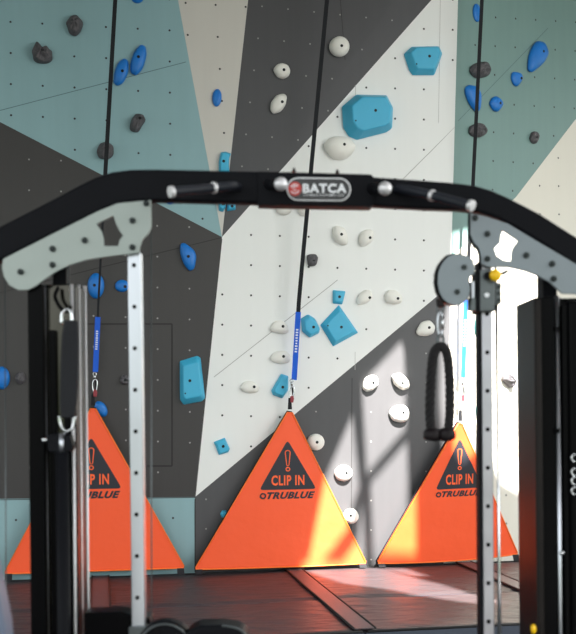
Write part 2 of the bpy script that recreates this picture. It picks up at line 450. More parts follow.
H_('rock', A0, K, [(200,50),(222,45),(238,60),(240,80),(225,105),(210,108),(195,92),(190,70)], (215,68), 'dark grey rock hold on the upper left teal panel, left of the left strap')
hold('blue', ell(137.5, -3, 7, 7), None, 'royal blue hold cut by the top edge, right of the left strap')
H_('blue', A0, K, [(405,128),(420,135),(423,160),(412,200),(392,221),(375,212),(374,185),(385,150)], (398,170), 'royal blue leaf-shaped hold, upper right of a touching pair beside the left strap')
H_('blue', A0, K, [(358,168),(370,176),(371,210),(354,243),(337,250),(326,240),(328,210),(340,180)], (352,210), 'royal blue leaf-shaped hold, lower left of a touching pair beside the left strap')
H_('rock', A0, K, [(395,325),(415,330),(422,345),(410,362),(402,380),(388,385),(373,372),(375,350),(385,335)], (402,348), 'dark grey knobbly hold under the pair of royal blue holds on teal')
hold('rock', ell(106, 151.5, 9, 9.5), None, 'round dark grey hold directly behind the left strap')
hold('blue', ell(170, 198, 5, 7), None, 'small royal blue hold peeping out below the bar, above the left grip')
hold('blue', ell(216.8, 98, 5, 9.3, 3), None, 'small upright oval blue hold on the narrow beige wedge')
hold('volume', [(220.7,152.3),(225.5,151.8),(231,153.7),(229.3,158.4),(228.9,166),(229.6,175),(218.8,175),(218.6,162)], (223,162.6), 'curved sky blue hold on the beige wedge, just above the bar', H=.05)
hold('volume', [(218.5,186),(225.5,188),(225.5,208),(223,212),(219,211),(218,200)], (222.5,205), 'narrow sky blue hold just below the bar at the tip of the beige wedge', H=.05)
hold('volume', [(227,190),(235,192),(235.5,210),(227,211.5)], (231.5,207), 'small square sky blue hold below the bar on charcoal', H=.035)
B0 = (190, 0)
H_('white', B0, K, [(237,203),(248,188),(265,183),(282,190),(289,206),(284,222),(268,230),(250,225)], (267,208), 'small rounded white hold, upper one of two on the charcoal panel')
H_('white', B0, K, [(270,271),(279,280),(275,305),(260,325),(238,331),(229,318),(232,295),(248,275)], (262,300), 'slanted white hold, lower one of two on the charcoal panel left of the centre strap')
hold('white', ell(338.8, 47.5, 10.6, 10.6), (339.6, 49), 'round white disc hold on charcoal right of the centre strap near the top')
H_('white', (290,0), 3.6, [(115,520),(150,492),(210,495),(238,530),(220,560),(190,580),(150,575),(125,545)], (186,529), 'white pointed hold under the largest sky blue hold')
H_('volume', (290,0), 3.6, [(185,385),(235,343),(345,345),(368,390),(365,465),(345,478),(240,505),(210,492),(190,460)], (293,412), 'largest sky blue blocky hold, on the white panel below the charcoal edge')
H_('volume', (290,0), 3.6, [(408,195),(435,170),(535,168),(547,195),(518,272),(440,272),(428,255)], (491,213), 'sky blue blocky hold tapering downwards, topmost on the white panel')
C0 = (376, 0)
hold('blue', ell(476.3, 13, 4, 9.6, -5), None, 'narrow blue hold at the top left of the grey-teal right panel')
hold('rock', ell(478.4, 70.5, 10.4, 8.5), None, 'dark grey round hold behind the right strap, upper of two')
H_('blue', C0, K, [(252,255),(262,244),(290,250),(300,275),(297,320),(284,325),(265,300),(255,275)], None, 'long blue hold half hidden by the right strap, between two dark round holds')
H_('blue', C0, K, [(343,276),(360,290),(363,305),(348,324),(335,320),(323,300),(330,283)], (348,300), 'small rounded blue hold, lowest of the three rising to the right')
H_('blue', C0, K, [(390,206),(415,210),(420,228),(405,252),(393,245),(386,225)], (410,228), 'small pointed blue hold, middle of the three rising to the right')
H_('blue', C0, K, [(460,118),(480,122),(493,155),(478,185),(445,212),(433,205),(435,165),(445,135)], (467,153), 'large teardrop blue hold at upper right, largest on the grey-teal panel')
hold('rock', ell(476.7, 130.5, 9, 7.6), None, 'dark grey round hold behind the right strap, lower of two')
hold('rock', ell(533.3, 137.8, 4.7, 6.4), (533.5, 138), 'small dark grey hold low on the grey-teal right panel')
D0 = (0, 160)
H_('blue', D0, K, [(518,242),(530,237),(560,260),(566,280),(560,315),(545,322),(528,300),(518,270)], (541,280), 'slanted royal blue hold on charcoal right of the left chrome upright')
hold('blue', ell(96, 286, 8.7, 13.5), (94.5, 286), 'tall oval royal blue hold behind the top of the left blue strap')
hold('blue', ell(122, 286, 7.5, 6.5), (125, 287), 'small royal blue hold just left of the left chrome upright')
H_('volume', (140,310), 3.3375, [(132,170),(190,152),(202,158),(217,295),(207,305),(145,317),(133,300)], (164,236), 'tall rectangular sky blue hold on the charcoal panel at centre left')
hold('blue', ell(2, 378, 8.5, 12), None, 'royal blue hold cut by the left edge of the view')
hold('blue', ell(101, 409, 6, 9, -30), None, 'royal blue hold peeping out beside the tip of the left belay gate')
hold('rock', ell(124.5, 380, 5, 5.5), (125, 380), 'small dark hold in the middle of the hatch outline, left of the chrome upright')
hold('rock', ell(20.5, 378, 5.5, 7), None, 'small dark hold just left of the black weight tower')
hold('white', ell(283.5, 208, 9, 8), None, 'white hold half hidden under the badge, left of the centre strap')
hold('white', ell(304, 209, 7, 8), None, 'white hold half hidden under the badge, behind the centre strap')
E0 = (290, 200); KE = 3.84
H_('white', E0, KE, [(180,97),(210,110),(222,140),(220,172),(200,177),(175,165),(160,135),(163,105)], (191,136), 'angular white hold below the badge, left one of a close pair')
H_('white', E0, KE, [(290,112),(315,115),(322,135),(310,165),(285,180),(268,180),(260,155),(268,128)], (300,149), 'rounded white hold below the badge, right one of a close pair')
H_('rock', E0, KE, [(62,210),(100,207),(107,220),(103,250),(90,258),(65,255)], (86,238), 'small squarish dark hold on the white panel touching the centre strap')
H_('volume', E0, KE, [(163,345),(213,350),(200,402),(163,398)], (186,373), 'small sky blue trapezoid hold above the tip of the diamond', H=.04)
H_('volume', E0, KE, [(40,455),(68,438),(95,455),(115,495),(110,512),(75,530),(45,505)], (85,489), 'sky blue angular hold left of the diamond, touching the centre strap')
H_('volume', E0, KE, [(187,402),(262,510),(165,563),(115,480)], (192,489), 'large sky blue diamond-shaped hold on the white panel', H=.05)
H_('white', E0, KE, [(290,342),(312,350),(315,378),(290,400),(258,405),(253,385),(265,360)], (299,377), 'slanted white hold right of the small trapezoid, left of two')
H_('white', E0, KE, [(360,365),(375,345),(405,345),(430,370),(428,395),(400,403),(365,395)], (407,380), 'wide white hold right of the small trapezoid, right of two')
H_('white', E0, KE, [(480,505),(500,468),(535,460),(556,485),(550,515),(520,525),(490,522)], (526,492), 'white hold on the charcoal tip beside the rope clip')
E1 = (190, 160)
H_('white', E1, K, [(227,487),(240,465),(265,460),(283,480),(285,497),(262,503),(235,495)], (264,480), 'white slug-shaped hold left of the centre strap, upper of the stacked two')
G0 = (190, 310)
H_('white', G0, K, [(228,137),(245,118),(275,117),(291,132),(290,150),(262,157),(235,150)], (266,134), 'white slug-shaped hold left of the centre strap, lower of the stacked two')
H_('white', G0, K, [(143,222),(155,205),(180,203),(200,222),(195,238),(165,240),(150,234)], (182,221), 'white slug-shaped hold farthest left on the white panel')
H_('volume', G0, K, [(262,183),(283,190),(282,232),(265,255),(238,245),(233,232)], (264,222), 'sky blue kite-shaped hold beside the centre carabiner')
H_('volume', G0, K, [(68,380),(100,367),(115,400),(110,410),(83,418)], (94,392), 'small tilted square sky blue hold, lowest on the white panel', H=.035)
H_('white', G0, K, [(500,195),(520,186),(538,190),(543,215),(525,232),(505,237),(493,225)], (522,210), 'small white hold on charcoal at the left edge of the upper sun patch')
Q0 = (376, 300)
H_('white', Q0, K, [(40,215),(70,208),(95,235),(95,255),(75,262),(50,245)], (70,240), 'white hold in the upper sun patch, upper of two')
H_('white', Q0, K, [(33,325),(45,305),(80,300),(96,320),(90,348),(70,355),(45,348)], (72,324), 'white hold in the upper sun patch, lower of two')
hold('white', ell(315.3, 442, 9.2, 8.8), (315.5, 442), 'round white hold touching the right edge of the centre gate near its sign')
hold('white', ell(343, 473, 9.6, 8.6), (345, 472.5), 'round white hold in full sun casting a dark crescent shadow')
hold('white', ell(350.3, 516, 8.2, 8.2), (349, 515), 'round white hold behind the lower right edge of the centre gate')
hold('volume', ell(224, 514, 4, 4.5, n=6), None, 'tiny sky blue hold behind the left edge of the centre gate', H=.03)
H_('rock', (410,320), 4.877, [(455,250),(480,262),(505,290),(500,325),(480,335),(455,305),(437,290)], (490,297), 'dark grey hold on the bright panel between right upright and right tower')
hold('blue', ell(477.5, 327, 4, 10), None, 'teal hold half hidden by the right upright', m='tealhold')
hold('blue', ell(478.5, 411, 3.5, 7), None, 'green hold behind the right upright above the right gate', m='tealhold')

# ------------------------------------------------------------------ belay gates
def gate(bl, br, ap, sign, offs, base_mid, label, lab_off=0):
    """bl, br, ap: outline corners; sign: (cx, apex y, base y, half width); offs: how far each corner stands off the wall"""
    def off(p, d):
        q, n = hit(*p); dd = ray(*p); return q-dd*(d/abs(dd.dot(n)))
    Bl, Br, Ap = off(bl, offs[0]), off(br, offs[1]), off(ap, offs[2])
    ex = (Br-Bl).normalized(); nn = ex.cross((Ap-Bl)).normalized()
    if nn.y > 0: nn = -nn
    def pl(p): return on_plane(p[0], p[1], Bl, nn)
    root = empty('belay_gate', (Bl+Br)/2)
    tag(root, label, 'belay gate', 'orange triangular belay gates')
    def lerp(a, b, t): return (a[0]+(b[0]-a[0])*t, a[1]+(b[1]-a[1])*t)
    bmid = base_mid
    outl = [lerp(bl, ap, .014), lerp(bl, bmid, .014)]
    for k in range(1, 8):
        t = k/8; a = lerp(bl, bmid, t); b = lerp(bmid, br, t); q = lerp(a, b, t); outl.append(q)
    outl += [lerp(br, bmid, .014), lerp(br, ap, .014)]
    outl += [lerp(br, ap, .5), lerp(br, ap, .97), lerp(bl, ap, .975), lerp(bl, ap, .5)]
    P3 = [pl(p) for p in outl]
    bm = bmesh.new(); prism(bm, P3, -nn*.035)
    bm_obj('panel', bm, M['orange'], root, bevel=.01, segs=3)
    bm = bmesh.new(); tube(bm, [p+nn*.001 for p in P3], .006, 6, closed=True)
    bm_obj('piping', bm, M['orange_edge'], root, smooth=True)
    # dark backing edge
    bm = bmesh.new(); c = sum(P3, V((0, 0, 0)))/len(P3); prism(bm, [c+(p-c)*1.012-nn*.036 for p in P3], -nn*.012)
    bm_obj('backing', bm, M['webblack'], root)
    # frame for print
    o2 = pl((sign[0], sign[2])); ez = nn.cross(ex).normalized()
    if ez.z < 0: ez = -ez
    s = F/(o2-CAM).dot(F_)
    nflat = V((ex.x, ex.y, 0)).normalized(); shr = math.sqrt(max(.2, nflat.x**2))
    def fr(u, v, h): return o2+ex*((u-sign[0])/s/shr)+ez*((sign[2]-v)/s)+nn*h
    hw = sign[3]
    # rounded triangle
    tri = [(sign[0]-hw, sign[2]), (sign[0]+hw, sign[2]), (sign[0], sign[1])]
    rp = []
    for i in range(3):
        a, b, c_ = tri[i-1], tri[i], tri[(i+1) % 3]
        A = lerp(b, a, .07); C = lerp(b, c_, .07)
        for k in range(5):
            t = k/4; q1 = lerp(A, b, t); q2 = lerp(b, C, t); rp.append(lerp(q1, q2, t))
    bm = bmesh.new(); prism(bm, [fr(u, v, .003) for u, v in rp], -nn*.004)
    sg = bm_obj('sign', bm, M['print'], root); sg['label'] = 'black warning triangle reading CLIP IN'
    cx, ty, by = sign[0], sign[1], sign[2]; hh = by-ty; k = hw/28.5
    bm = bmesh.new(); put_text(bm, 'CLIP IN', fr, cx-16.5*k, by-14*hh/48, cx+16.5*k, by-4*hh/48, .0045, bold=.03)
    # outlined exclamation mark
    def ring(poly_o, poly_i):
        n = len(poly_o)
        vo = [bm.verts.new(fr(u, v, .0045)) for u, v in poly_o]; vi = [bm.verts.new(fr(u, v, .0045)) for u, v in poly_i]
        for i in range(n): bm.faces.new((vo[i], vo[(i+1) % n], vi[(i+1) % n], vi[i]))
    def ex_pts(g):
        ys = by-hh; t0, t1 = ty+hh*.195, ty+hh*.515; w0, w1 = 3.0*k, 1.6*k
        out = []
        for i in range(9):
            a = math.pi+math.pi*i/8; out.append((cx+(w0-g)*math.cos(a), t0+w0+(w0-g)*math.sin(a)*.9))
        for i in range(5):
            a = math.pi*i/4; out.append((cx+(w1-g*.8)*math.cos(a), t1-.6+(w1-g*.8)*math.sin(a)*.7))
        return out
    ring(ex_pts(0), ex_pts(1.05*k))
    cyy = ty+hh*.59
    ring([(cx+2.4*k*math.cos(i*.5236), cyy+2.4*k*math.sin(i*.5236)) for i in range(12)], [(cx+1.3*k*math.cos(i*.5236), cyy+1.3*k*math.sin(i*.5236)) for i in range(12)])
    bm_obj('sign_lettering', bm, M['ink'], sg)
    bm = bmesh.new(); y0, y1 = by+2.3*k, by+9.3*k
    put_text(bm, 'TRUBLUE', fr, cx-21*k, y0, cx+27*k, y1, .002, bold=.05, shear=.35)
    c2 = (cx-25*k, (y0+y1)/2+.2)
    ring([(c2[0]+3.3*k*math.cos(i*.7854+.39)*(1.1 if i % 2 else 1), c2[1]+3.3*k*math.sin(i*.7854+.39)) for i in range(8)], [(c2[0]+1.7*k*math.cos(i*.7854+.39), c2[1]+1.7*k*math.sin(i*.7854+.39)) for i in range(8)])
    bm_obj('brand_lettering', bm, M['print'], root)
    # apex loop and corner straps
    bm = bmesh.new(); a0 = pl(lerp(ap, (cx, 500), .015))
    prism(bm, [a0+ex*-.018+nn*.002, a0+ex*.018+nn*.002, a0+ex*.012+ez*.1+nn*.002, a0-ex*.012+ez*.1+nn*.002], -nn*.012)
    bm_obj('apex_loop', bm, M['webblack'], root)
    for q, sgn in ((bl, 1), (br, -1)):
        bm = bmesh.new(); p0 = pl(lerp(q, bmid, .05))
        d0 = V((p0.x, p0.y, MATZ+.012))
        prism(bm, [p0-ex*.03+nn*.004, p0+ex*.03+nn*.004, d0+ex*.03+nn*.03, d0-ex*.03+nn*.03], nn*.006)
        bm_obj('floor_strap', bm, M['webblack'], root)
    return root, Ap
g1, a1 = gate((4, 574), (185, 568), (93, 404), (91.5, 437, 489, 29.5), (.13, .13, .11), (95, 571), 'orange triangular CLIP IN gate at the left, partly behind the black tower and chrome upright')
g2, a2 = gate((194.5, 569.5), (366.5, 563.5), (290, 408), (288, 440, 489.5, 28.5), (.13, .13, .11), (280, 568), 'orange triangular CLIP IN gate in the centre, fully visible')
g3, a3 = gate((377, 563.5), (518, 554), (460.5, 420), (459.3, 438, 488.5, 24.5), (.12, .34, .2), (462, 563), 'orange triangular CLIP IN gate at the right, behind the right upright')

# ------------------------------------------------------------------ belay straps
def strap(path, blue, clip, label, w=.032, thin=0):
    """path: (px,py,depth) top to bottom; blue=(y0,y1) span of the blue sleeve; clip=(x,y,d)"""
    pts = [P(*p) for p in path]
    root = empty('belay_strap', pts[-1]); tag(root, label, 'strap', 'auto belay straps hanging down the wall')
    def ribbon(bm, pp, w, th):
        for k, (a, b) in enumerate(zip(pp[:-1], pp[1:])):
            if thin and k >= 1: w = thin
            s = (b-a).normalized().cross(V((0, 1, 0))).normalized()*w/2
            prism(bm, [a-s, a+s, b+s, b-s], V((0, th, 0)))
    def at(y):
        for a, b in zip(path[:-1], path[1:]):
            if a[1] <= y <= b[1]:
                t = (y-a[1])/(b[1]-a[1]); return P(*[a[i]+(b[i]-a[i])*t for i in range(3)])
        return pts[-1]
    bm = bmesh.new(); ribbon(bm, [p for p, q in zip(pts, path) if q[1] < blue[0]]+[at(blue[0])], w, .004); bm_obj('webbing', bm, M['webblack'], root)
    bm = bmesh.new(); ribbon(bm, [at(blue[0]), at(blue[1])], w*1.3, .007); sl = bm_obj('sleeve', bm, M['webblue'], root); sl['label'] = 'blue sleeve with white printing'
    A, B = at(blue[0]), at(blue[1]); dn = (B-A); s_ = dn.normalized().cross(V((0, 1, 0))).normalized()
    if s_.x < 0: s_ = -s_
    bm = bmesh.new()
    for k in range(9):
        t = .25+.04*k; q = A+dn*t-V((0, .003, 0)); hgt = random.uniform(.007, .011)
        prism(bm, [q-s_*hgt, q+s_*hgt, q+s_*hgt+dn*.022, q-s_*hgt+dn*.022], V((0, .002, 0)))
    bm_obj('sleeve_print', bm, M['inkw'], sl)
    # carabiner
    c = P(*clip); car = empty('carabiner', c-wloc(root)); car.parent = root
    bm = bmesh.new()
    loop = [(-.014, .0), (-.02, .04), (-.012, .085), (.004, .098), (.018, .085), (.02, .05), (.014, .01), (0, -.008)]
    tube(bm, smooth_path([c+V((x, -.004, z)) for x, z in loop+[loop[0]]], 3)[:-1], .0055, 8, closed=True)
    bm_obj('hook_body', bm, M['steel'], car, smooth=True)
    bm = bmesh.new(); cyl(bm, c+V((.0, -.004, .1)), c+V((0, -.004, .135)), .011, 12); tube(bm, [c+V((.014*math.cos(a*.52), -.004, .14+.016*math.sin(a*.52))) for a in range(12)], .004, 6, closed=True)
    bm_obj('swivel', bm, M['steel'], car, smooth=True)
    bm = bmesh.new(); prism(bm, [c+V((x, -.012, z)) for x, z in ((-.012, -.045), (.012, -.05), (.02, -.015), (.012, .012), (-.012, .008))], V((0, .016, 0)))
    bm_obj('tag', bm, M['red'], root, bevel=.003)
    bm = bmesh.new(); cyl(bm, c+V((.012, -.002, .015)), c+V((.004, -.002, .085)), .007, 10); bm_obj('gate_latch', bm, M['webblack'], car)
dA = lambda px, py, o: (hit(px, py)[0].y-o)
dl = dA(96, 395, .12); dc = dA(291, 400, .12); dr = dA(464, 410, .16)
strap([(117.5, -40, dl-.25), (105, 178, dl-.12), (98.5, 300, dl-.05), (95.3, 374, dl)], (317, 372), (95, 391, dl), 'left hanging belay strap, black above with a blue sleeve, clipped to the left gate', w=.034, thin=.018)
strap([(330, -40, dc-.25), (327, 0, dc-.2), (303.5, 250, dc-.08), (299, 300, dc-.06), (294, 382, dc)], (312, 380), (291.8, 397, dc), 'centre hanging belay strap, black above with a blue sleeve, clipped to the centre gate', w=.036)
strap([(484, -40, dr-.25), (482, 0, dr-.2), (473, 185, dr-.1), (466, 300, dr-.05), (463, 380, dr)], (300, 378), (462.6, 396, dr), 'right hanging belay strap with sunlit blue sleeve, behind the pulley arm', w=.032)

# ------------------------------------------------------------------ cable machine (near)
DM = 3.3
S_ = F/DM
root = empty('cable_machine', P(288, CY, DM)*1.0); root.location.z = 0
tag(root, 'black cable crossover machine with pull-up bar, chrome uprights and weight towers in the foreground', 'gym machine')
MR = root
# crossbar
top = [(-60, 257), (0, 226), (50, 200.5), (80, 184.5), (95, 177), (112, 171.5), (130, 169.2), (155, 168.8), (257, 171), (373, 176.5), (430, 180.5), (455, 182.5), (475, 185), (492, 190), (510, 198), (540, 213.5), (576, 236.5), (650, 285)]
bot = [(650, 321), (576, 269), (540, 245), (515, 230), (497, 220.5), (480, 215), (460, 212.5), (430, 211.5), (373, 208.5), (257, 206), (160, 203.5), (140, 203.8), (120, 206.5), (100, 213.5), (50, 238.5), (0, 263.5), (-60, 294)]
bm = bmesh.new(); prism(bm, [P(x, y, DM-.035) for x, y in top]+[P(x, y-3, DM-.035) for x, y in bot], V((0, .055, 0)))
bar = bm_obj('crossbar', bm, M['frame'], MR, bevel=.011, segs=4)
bm = bmesh.new(); prism(bm, [P(x, y, DM-.044) for x, y in ((257.5, 171.2), (371, 174.2), (374, 177), (374, 204), (371, 206.5), (257.5, 204.5))], V((0, .072, 0)))
bm_obj('centre_sleeve', bm, M['frame'], bar, bevel=.003)
for x, y in ((294, 172), (337.3, 173.5)):
    bm = bmesh.new(); q = P(x, y, DM); cyl(bm, q, q+V((0, 0, .012)), .007, 10, r2=.003); bm_obj('grub_screw', bm, M['boltm'], bar)
# badge
def fm(d):
    def f(u, v, h): return P(u, v, d-h)
    return f
def stadium(x0, y0, x1, y1, tilt=0):
    r = (y1-y0)/2; cy = (y0+y1)/2; o = []
    for i in range(13):
        a = math.pi/2+math.pi*i/12; o.append((x0+r+r*math.cos(a), cy-r*math.sin(a)))
    for i in range(13):
        a = -math.pi/2+math.pi*i/12; o.append((x1-r+r*math.cos(a), cy-r*math.sin(a)))
    return [(x, y+(x-x0)*tilt) for x, y in o]
bd = fm(DM-.044)
bm = bmesh.new(); prism(bm, [bd(u, v, .006) for u, v in stadium(286.5, 177.2, 351, 200.6, .01)], V((0, .006, 0)))
badge = bm_obj('badge', bm, M['satin'], bar, bevel=.001)
bm = bmesh.new(); prism(bm, [bd(u, v, .0075) for u, v in stadium(287.7, 178.4, 349.8, 199.4, .01)], V((0, .003, 0))); bm_obj('badge_field', bm, M['badge_black'], badge)
bm = bmesh.new(); prism(bm, [bd(294.8+6.6*math.cos(i*.2618), 188.8+6.9*math.sin(i*.2618), .009) for i in range(24)], V((0, .003, 0))); bm_obj('badge_emblem', bm, M['badge_red'], badge)
bm = bmesh.new()
for r_, a0_, a1_ in ((4.8, 0.4, 2.6), (3.0, 3.3, 5.6), (4.8, 3.6, 5.6), (1.6, .3, 3.0)):
    n = 8; o_ = [(294.8+r_*math.cos(a0_+(a1_-a0_)*i/n), 188.8+r_*math.sin(a0_+(a1_-a0_)*i/n)) for i in range(n+1)]
    i_ = [(294.8+(r_-.9)*math.cos(a0_+(a1_-a0_)*i/n), 188.8+(r_-.9)*math.sin(a0_+(a1_-a0_)*i/n)) for i in range(n, -1, -1)]
    bm.faces.new([bm.verts.new(bd(u, v, .0095)) for u, v in o_+i_])
bm_obj('emblem_swirl', bm, M['badge_white'], badge)
bm = bmesh.new(); put_text(bm, 'BATCA', bd, 302.8, 183.6, 346.5, 193, .0095, bold=.035)
put_text(bm, 'FITNESS SYSTEMS, LLC', bd, 304, 194.2, 344, 196.3, .0095, bold=.01)
bm_obj('badge_lettering', bm, M['badge_white'], badge)
# grips
def grip(pts, rings, r, name='pull_up_grip'):
    pp = smooth_path([P(*p) for p in pts], 6)
    bm = bmesh.new(); tube(bm, pp, r, 14); g = bm_obj(name, bm, M['gripm'], bar, smooth=False, bevel=.004)
    for a, b in rings:
        bm = bmesh.new(); cyl(bm, P(*a), P(*b), r*1.18, 18); bm_obj('chrome_collar', bm, M['satin'], g, bevel=.002)
    return g
grip([(238, 187, DM-.03), (232, 186, DM-.075), (214, 187.8, DM-.11), (172, 191.8, DM-.2)], [((215.5, 187.6, DM-.108), (212, 187.9, DM-.115)), ((173.5, 191.6, DM-.198), (169.5, 192.1, DM-.205))], .0148)
grip([(396, 190, DM-.03), (404, 189.6, DM-.075), (431, 195, DM-.12), (470, 205.5, DM-.2)], [((430.5, 195, DM-.118), (434, 196, DM-.125)), ((469, 205.1, DM-.199), (473, 206.2, DM-.207))], .0148)
for (x0, x, y) in ((268, 280.8, 184), (371, 385, 188.5)):
    bm = bmesh.new(); tube(bm, [P(x0, y+.5, DM-.03), P((x0+x)/2, y, DM-.09), P(x, y, DM-.15)], .017, 14); g = bm_obj('inner_grip', bm, M['frame'], bar, smooth=True)
    bm = bmesh.new(); sphere(bm, P(x, y, DM-.165), .0205); bm_obj('chrome_ball', bm, M['satin'], g, smooth=True)
# side plates
def bolts(lst, d, par, r=.0095):
    for x, y in lst:
        bm = bmesh.new(); a = P(x, y, d); cyl(bm, a, a-V((0, .009, 0)), r, 18); cyl(bm, a-V((0, .008, 0)), a-V((0, .012, 0)), r*.6, 6)
        bm_obj('bolt', bm, M['boltm'], par, bevel=.002)
DP = DM-.046
lo = [(2.8, 259), (50, 235), (98, 211), (118, 203), (151, 200), (151.5, 226), (149, 233), (143, 239), (139.8, 247), (139.6, 252.5), (128, 254), (104, 257), (86, 260), (69.5, 265), (57, 271), (45, 279), (36, 286), (28, 290), (18, 290), (9, 285), (4, 277), (2, 268)]
lh = [(96.5, 224), (113.5, 215.8), (116, 224), (119.5, 231), (123, 235.5), (119.5, 240), (118, 246), (103.8, 246), (103.5, 238), (101.5, 231)]
bm = bmesh.new(); prism_hole(bm, [P(x, y, DP) for x, y in lo], [P(x, y, DP) for x, y in lh], V((0, .008, 0)))
pl_l = bm_obj('gusset_plate', bm, M['plate'], MR, bevel=.0015); pl_l['label'] = 'pale grey-green gusset plate at the left'
bolts([(20.8, 272), (52.8, 249), (52.8, 265), (85, 240.5), (132.6, 220.8), (146.5, 203.5), (132.6, 247.5)], DP, pl_l)
ro = [(470.5, 213), (485, 216), (508, 223.5), (532, 238), (576, 264), (620, 300), (625, 318), (610, 322), (576, 294), (562, 293.5), (549.6, 282), (538, 276), (524, 271), (508, 267.5), (490.6, 267.6), (481.5, 264), (481, 256), (479, 248), (473.5, 242), (470.5, 234)]
rh = [(502.7, 230.8), (517.8, 241), (512.5, 248), (511, 255), (511, 261), (504, 260.3), (497, 255.7), (494.5, 248.8), (500.5, 242.5), (500.8, 237)]
bm = bmesh.new(); prism_hole(bm, [P(x, y, DP) for x, y in ro], [P(x, y, DP) for x, y in rh], V((0, .01, 0)))
pl_r = bm_obj('gusset_plate', bm, M['plate2'], MR, bevel=.0015); pl_r['label'] = 'mid grey gusset plate at the right'
bolts([(475, 218), (487, 234), (487, 259), (526, 255.5), (552, 264), (553.4, 279)], DP, pl_r)
bm = bmesh.new(); tube(bm, [P(x, y, DP+.012) for x, y in ((469.5, 214), (469.3, 235), (472.5, 244), (478, 250), (479.8, 257), (480, 272))], .005, 8)
bm_obj('plate_backing', bm, M['frame'], pl_r, smooth=True)
# uprights (run on down to the floor)
def upright(xt, yt, xb, yb, w, holes, d, name='upright', side=None):
    A, B = P(xt, yt, d), P(xb, yb, d); dirn = (B-A)/(B.z-A.z); Bf = A+dirn*(.06-A.z)
    r = V((w/2/S_, 0, 0)); bm = bmesh.new()
    prism(bm, [A-r, A+r, Bf+r, Bf-r], V((0, .05, 0)))
    o = bm_obj(name, bm, M['brushed2' if side else 'brushed'], MR, bevel=.004)
    for (x, y) in holes:
        bm = bmesh.new(); q = P(x, y, d); cyl(bm, q-V((0, .0015, 0)), q+V((0, .002, 0)), .0068, 16)
        bm_obj('pin_hole', bm, M['gloss'], o)
    if side:
        bm = bmesh.new(); prism(bm, [A-r-V((.011, 0, 0)), A-r, Bf-r, Bf-r-V((.011, 0, 0))], V((0, .05, 0))); bm_obj('upright_side', bm, M['frame'], o)
    return o
hl = [(134+i*.42, 265.2+41.55*i) for i in range(9)]
upright(134, 252, 138.2, 626, 13.2, hl, DM-.02)
hr = [(487+i*.2, 314+38.45*i) for i in range(9)]
upright(486.6, 262, 489, 634, 11, hr, DM-.02, side=True)
bm = bmesh.new(); A = P(495.5, 268, DM); cyl(bm, A, V((A.x+.005, A.y, .06)), .0045, 10); bm_obj('guide_rod', bm, M['steel'], MR, smooth=True)
bm = bmesh.new(); prism(bm, [P(x, y, DM-.04) for x, y in ((128.5, 627), (146, 627), (146, 650), (128.5, 650))], V((0, .08, 0))); bm_obj('upright_foot', bm, M['carriage'], MR, bevel=.003)
# cables
for (x0, y0, x1, d, nm) in ((151, 203, 151, DM-.02, 'cable'), (5, 276, 6, DM-.02, 'cable'), (497.5, 305, 497.5, DM, 'cable'), (68, 262, 68, DM+.05, 'cable')):
    A = P(x0, y0, d); B = P(x1, 800, d); B.z = .1
    bm = bmesh.new(); tube(bm, [A, B], .0022, 6); bm_obj(nm, bm, M['carriage'], MR, smooth=True)
for x0, x1 in ((468.5, 469), (471, 474)):
    bm = bmesh.new(); tube(bm, [P(x0, 212, DM-.03), P(x1, 262, DM-.03)], .0022, 6); bm_obj('cable', bm, M['carriage'], MR, smooth=True)
# weight towers
def vbox(x0, x1, ytop, d0, d1, m, name, par, bev=.006, zb=.05):
    A = P(x0, ytop, d0); B = P(x1, ytop, d0); z = (A.z+B.z)/2
    bm = bmesh.new(); box_c(bm, A.x, B.x, d0, d1, zb, z); return bm_obj(name, bm, M[m], par, bevel=bev, segs=3)
tw = empty('weight_tower', V((0, 0, 0))); tw.parent = MR; tw.location = V((P(57, 400, DM).x, .1, 0))
tw['label'] = 'black and chrome weight tower at the left'
vbox(27, 42.5, 284, DM-.02, DM+.22, 'gloss', 'shroud', tw, .004)
vbox(42, 73, 284.5, DM+.03, DM+.25, 'darkmirror', 'mirror_panel', tw, .004)
vbox(48.5, 55.5, 330, DM+.01, DM+.035, 'gloss', 'dark_rail', tw, .004)
vbox(63, 70.5, 345, DM+.012, DM+.035, 'gloss', 'dark_rail', tw, .004)
vbox(70, 75, 285, DM+.03, DM+.22, 'gloss', 'rear_shroud', tw, .004)
for x, r, y, m_, dd in ((71.7, .0055, 284, 'satin', .015), (78.6, .005, 285, 'satin', .1), (84.6, .006, 286, 'satin', .19), (44.5, .004, 286, 'brushed', .015)):
    A = P(x, y, DM+dd); bm = bmesh.new(); cyl(bm, A, V((A.x, A.y, .05)), r, 16); bm_obj('chrome_rod', bm, M[m_], tw, smooth=True)
bm = bmesh.new(); A = P(58, 436, DM-.03)
prism(bm, [P(x, y, DM-.03) for x, y in ((46, 435), (58, 433), (70, 435), (73, 446), (71, 452), (60, 453), (48, 452), (47, 443))], V((0, .05, 0))); col = bm_obj('collar', bm, M['frame'], tw, bevel=.005)
bm = bmesh.new(); sphere(bm, P(44.5, 440, DM-.03), .009); bm_obj('collar_knob', bm, M['steel'], col, smooth=True)
bm = bmesh.new(); cyl(bm, P(62, 433, DM-.02), P(62, 455, DM-.02), .012, 18); bm_obj('collar_ring', bm, M['brushed'], col, smooth=True)
A = P(62, 452, DM-.02); bm = bmesh.new(); cyl(bm, A, V((A.x, A.y, .05)), .021, 24); bm_obj('guide_post', bm, M['frame'], tw, smooth=True)
bm = bmesh.new(); tube(bm, smooth_path([P(58, 288, DM), P(55, 296, DM-.03), P(58, 304, DM-.05), P(63, 310, DM-.05), P(68, 311, DM-.05), P(71, 306, DM-.045)], 5), .006, 10); bm_obj('attachment_hook', bm, M['gloss'], tw, smooth=True)
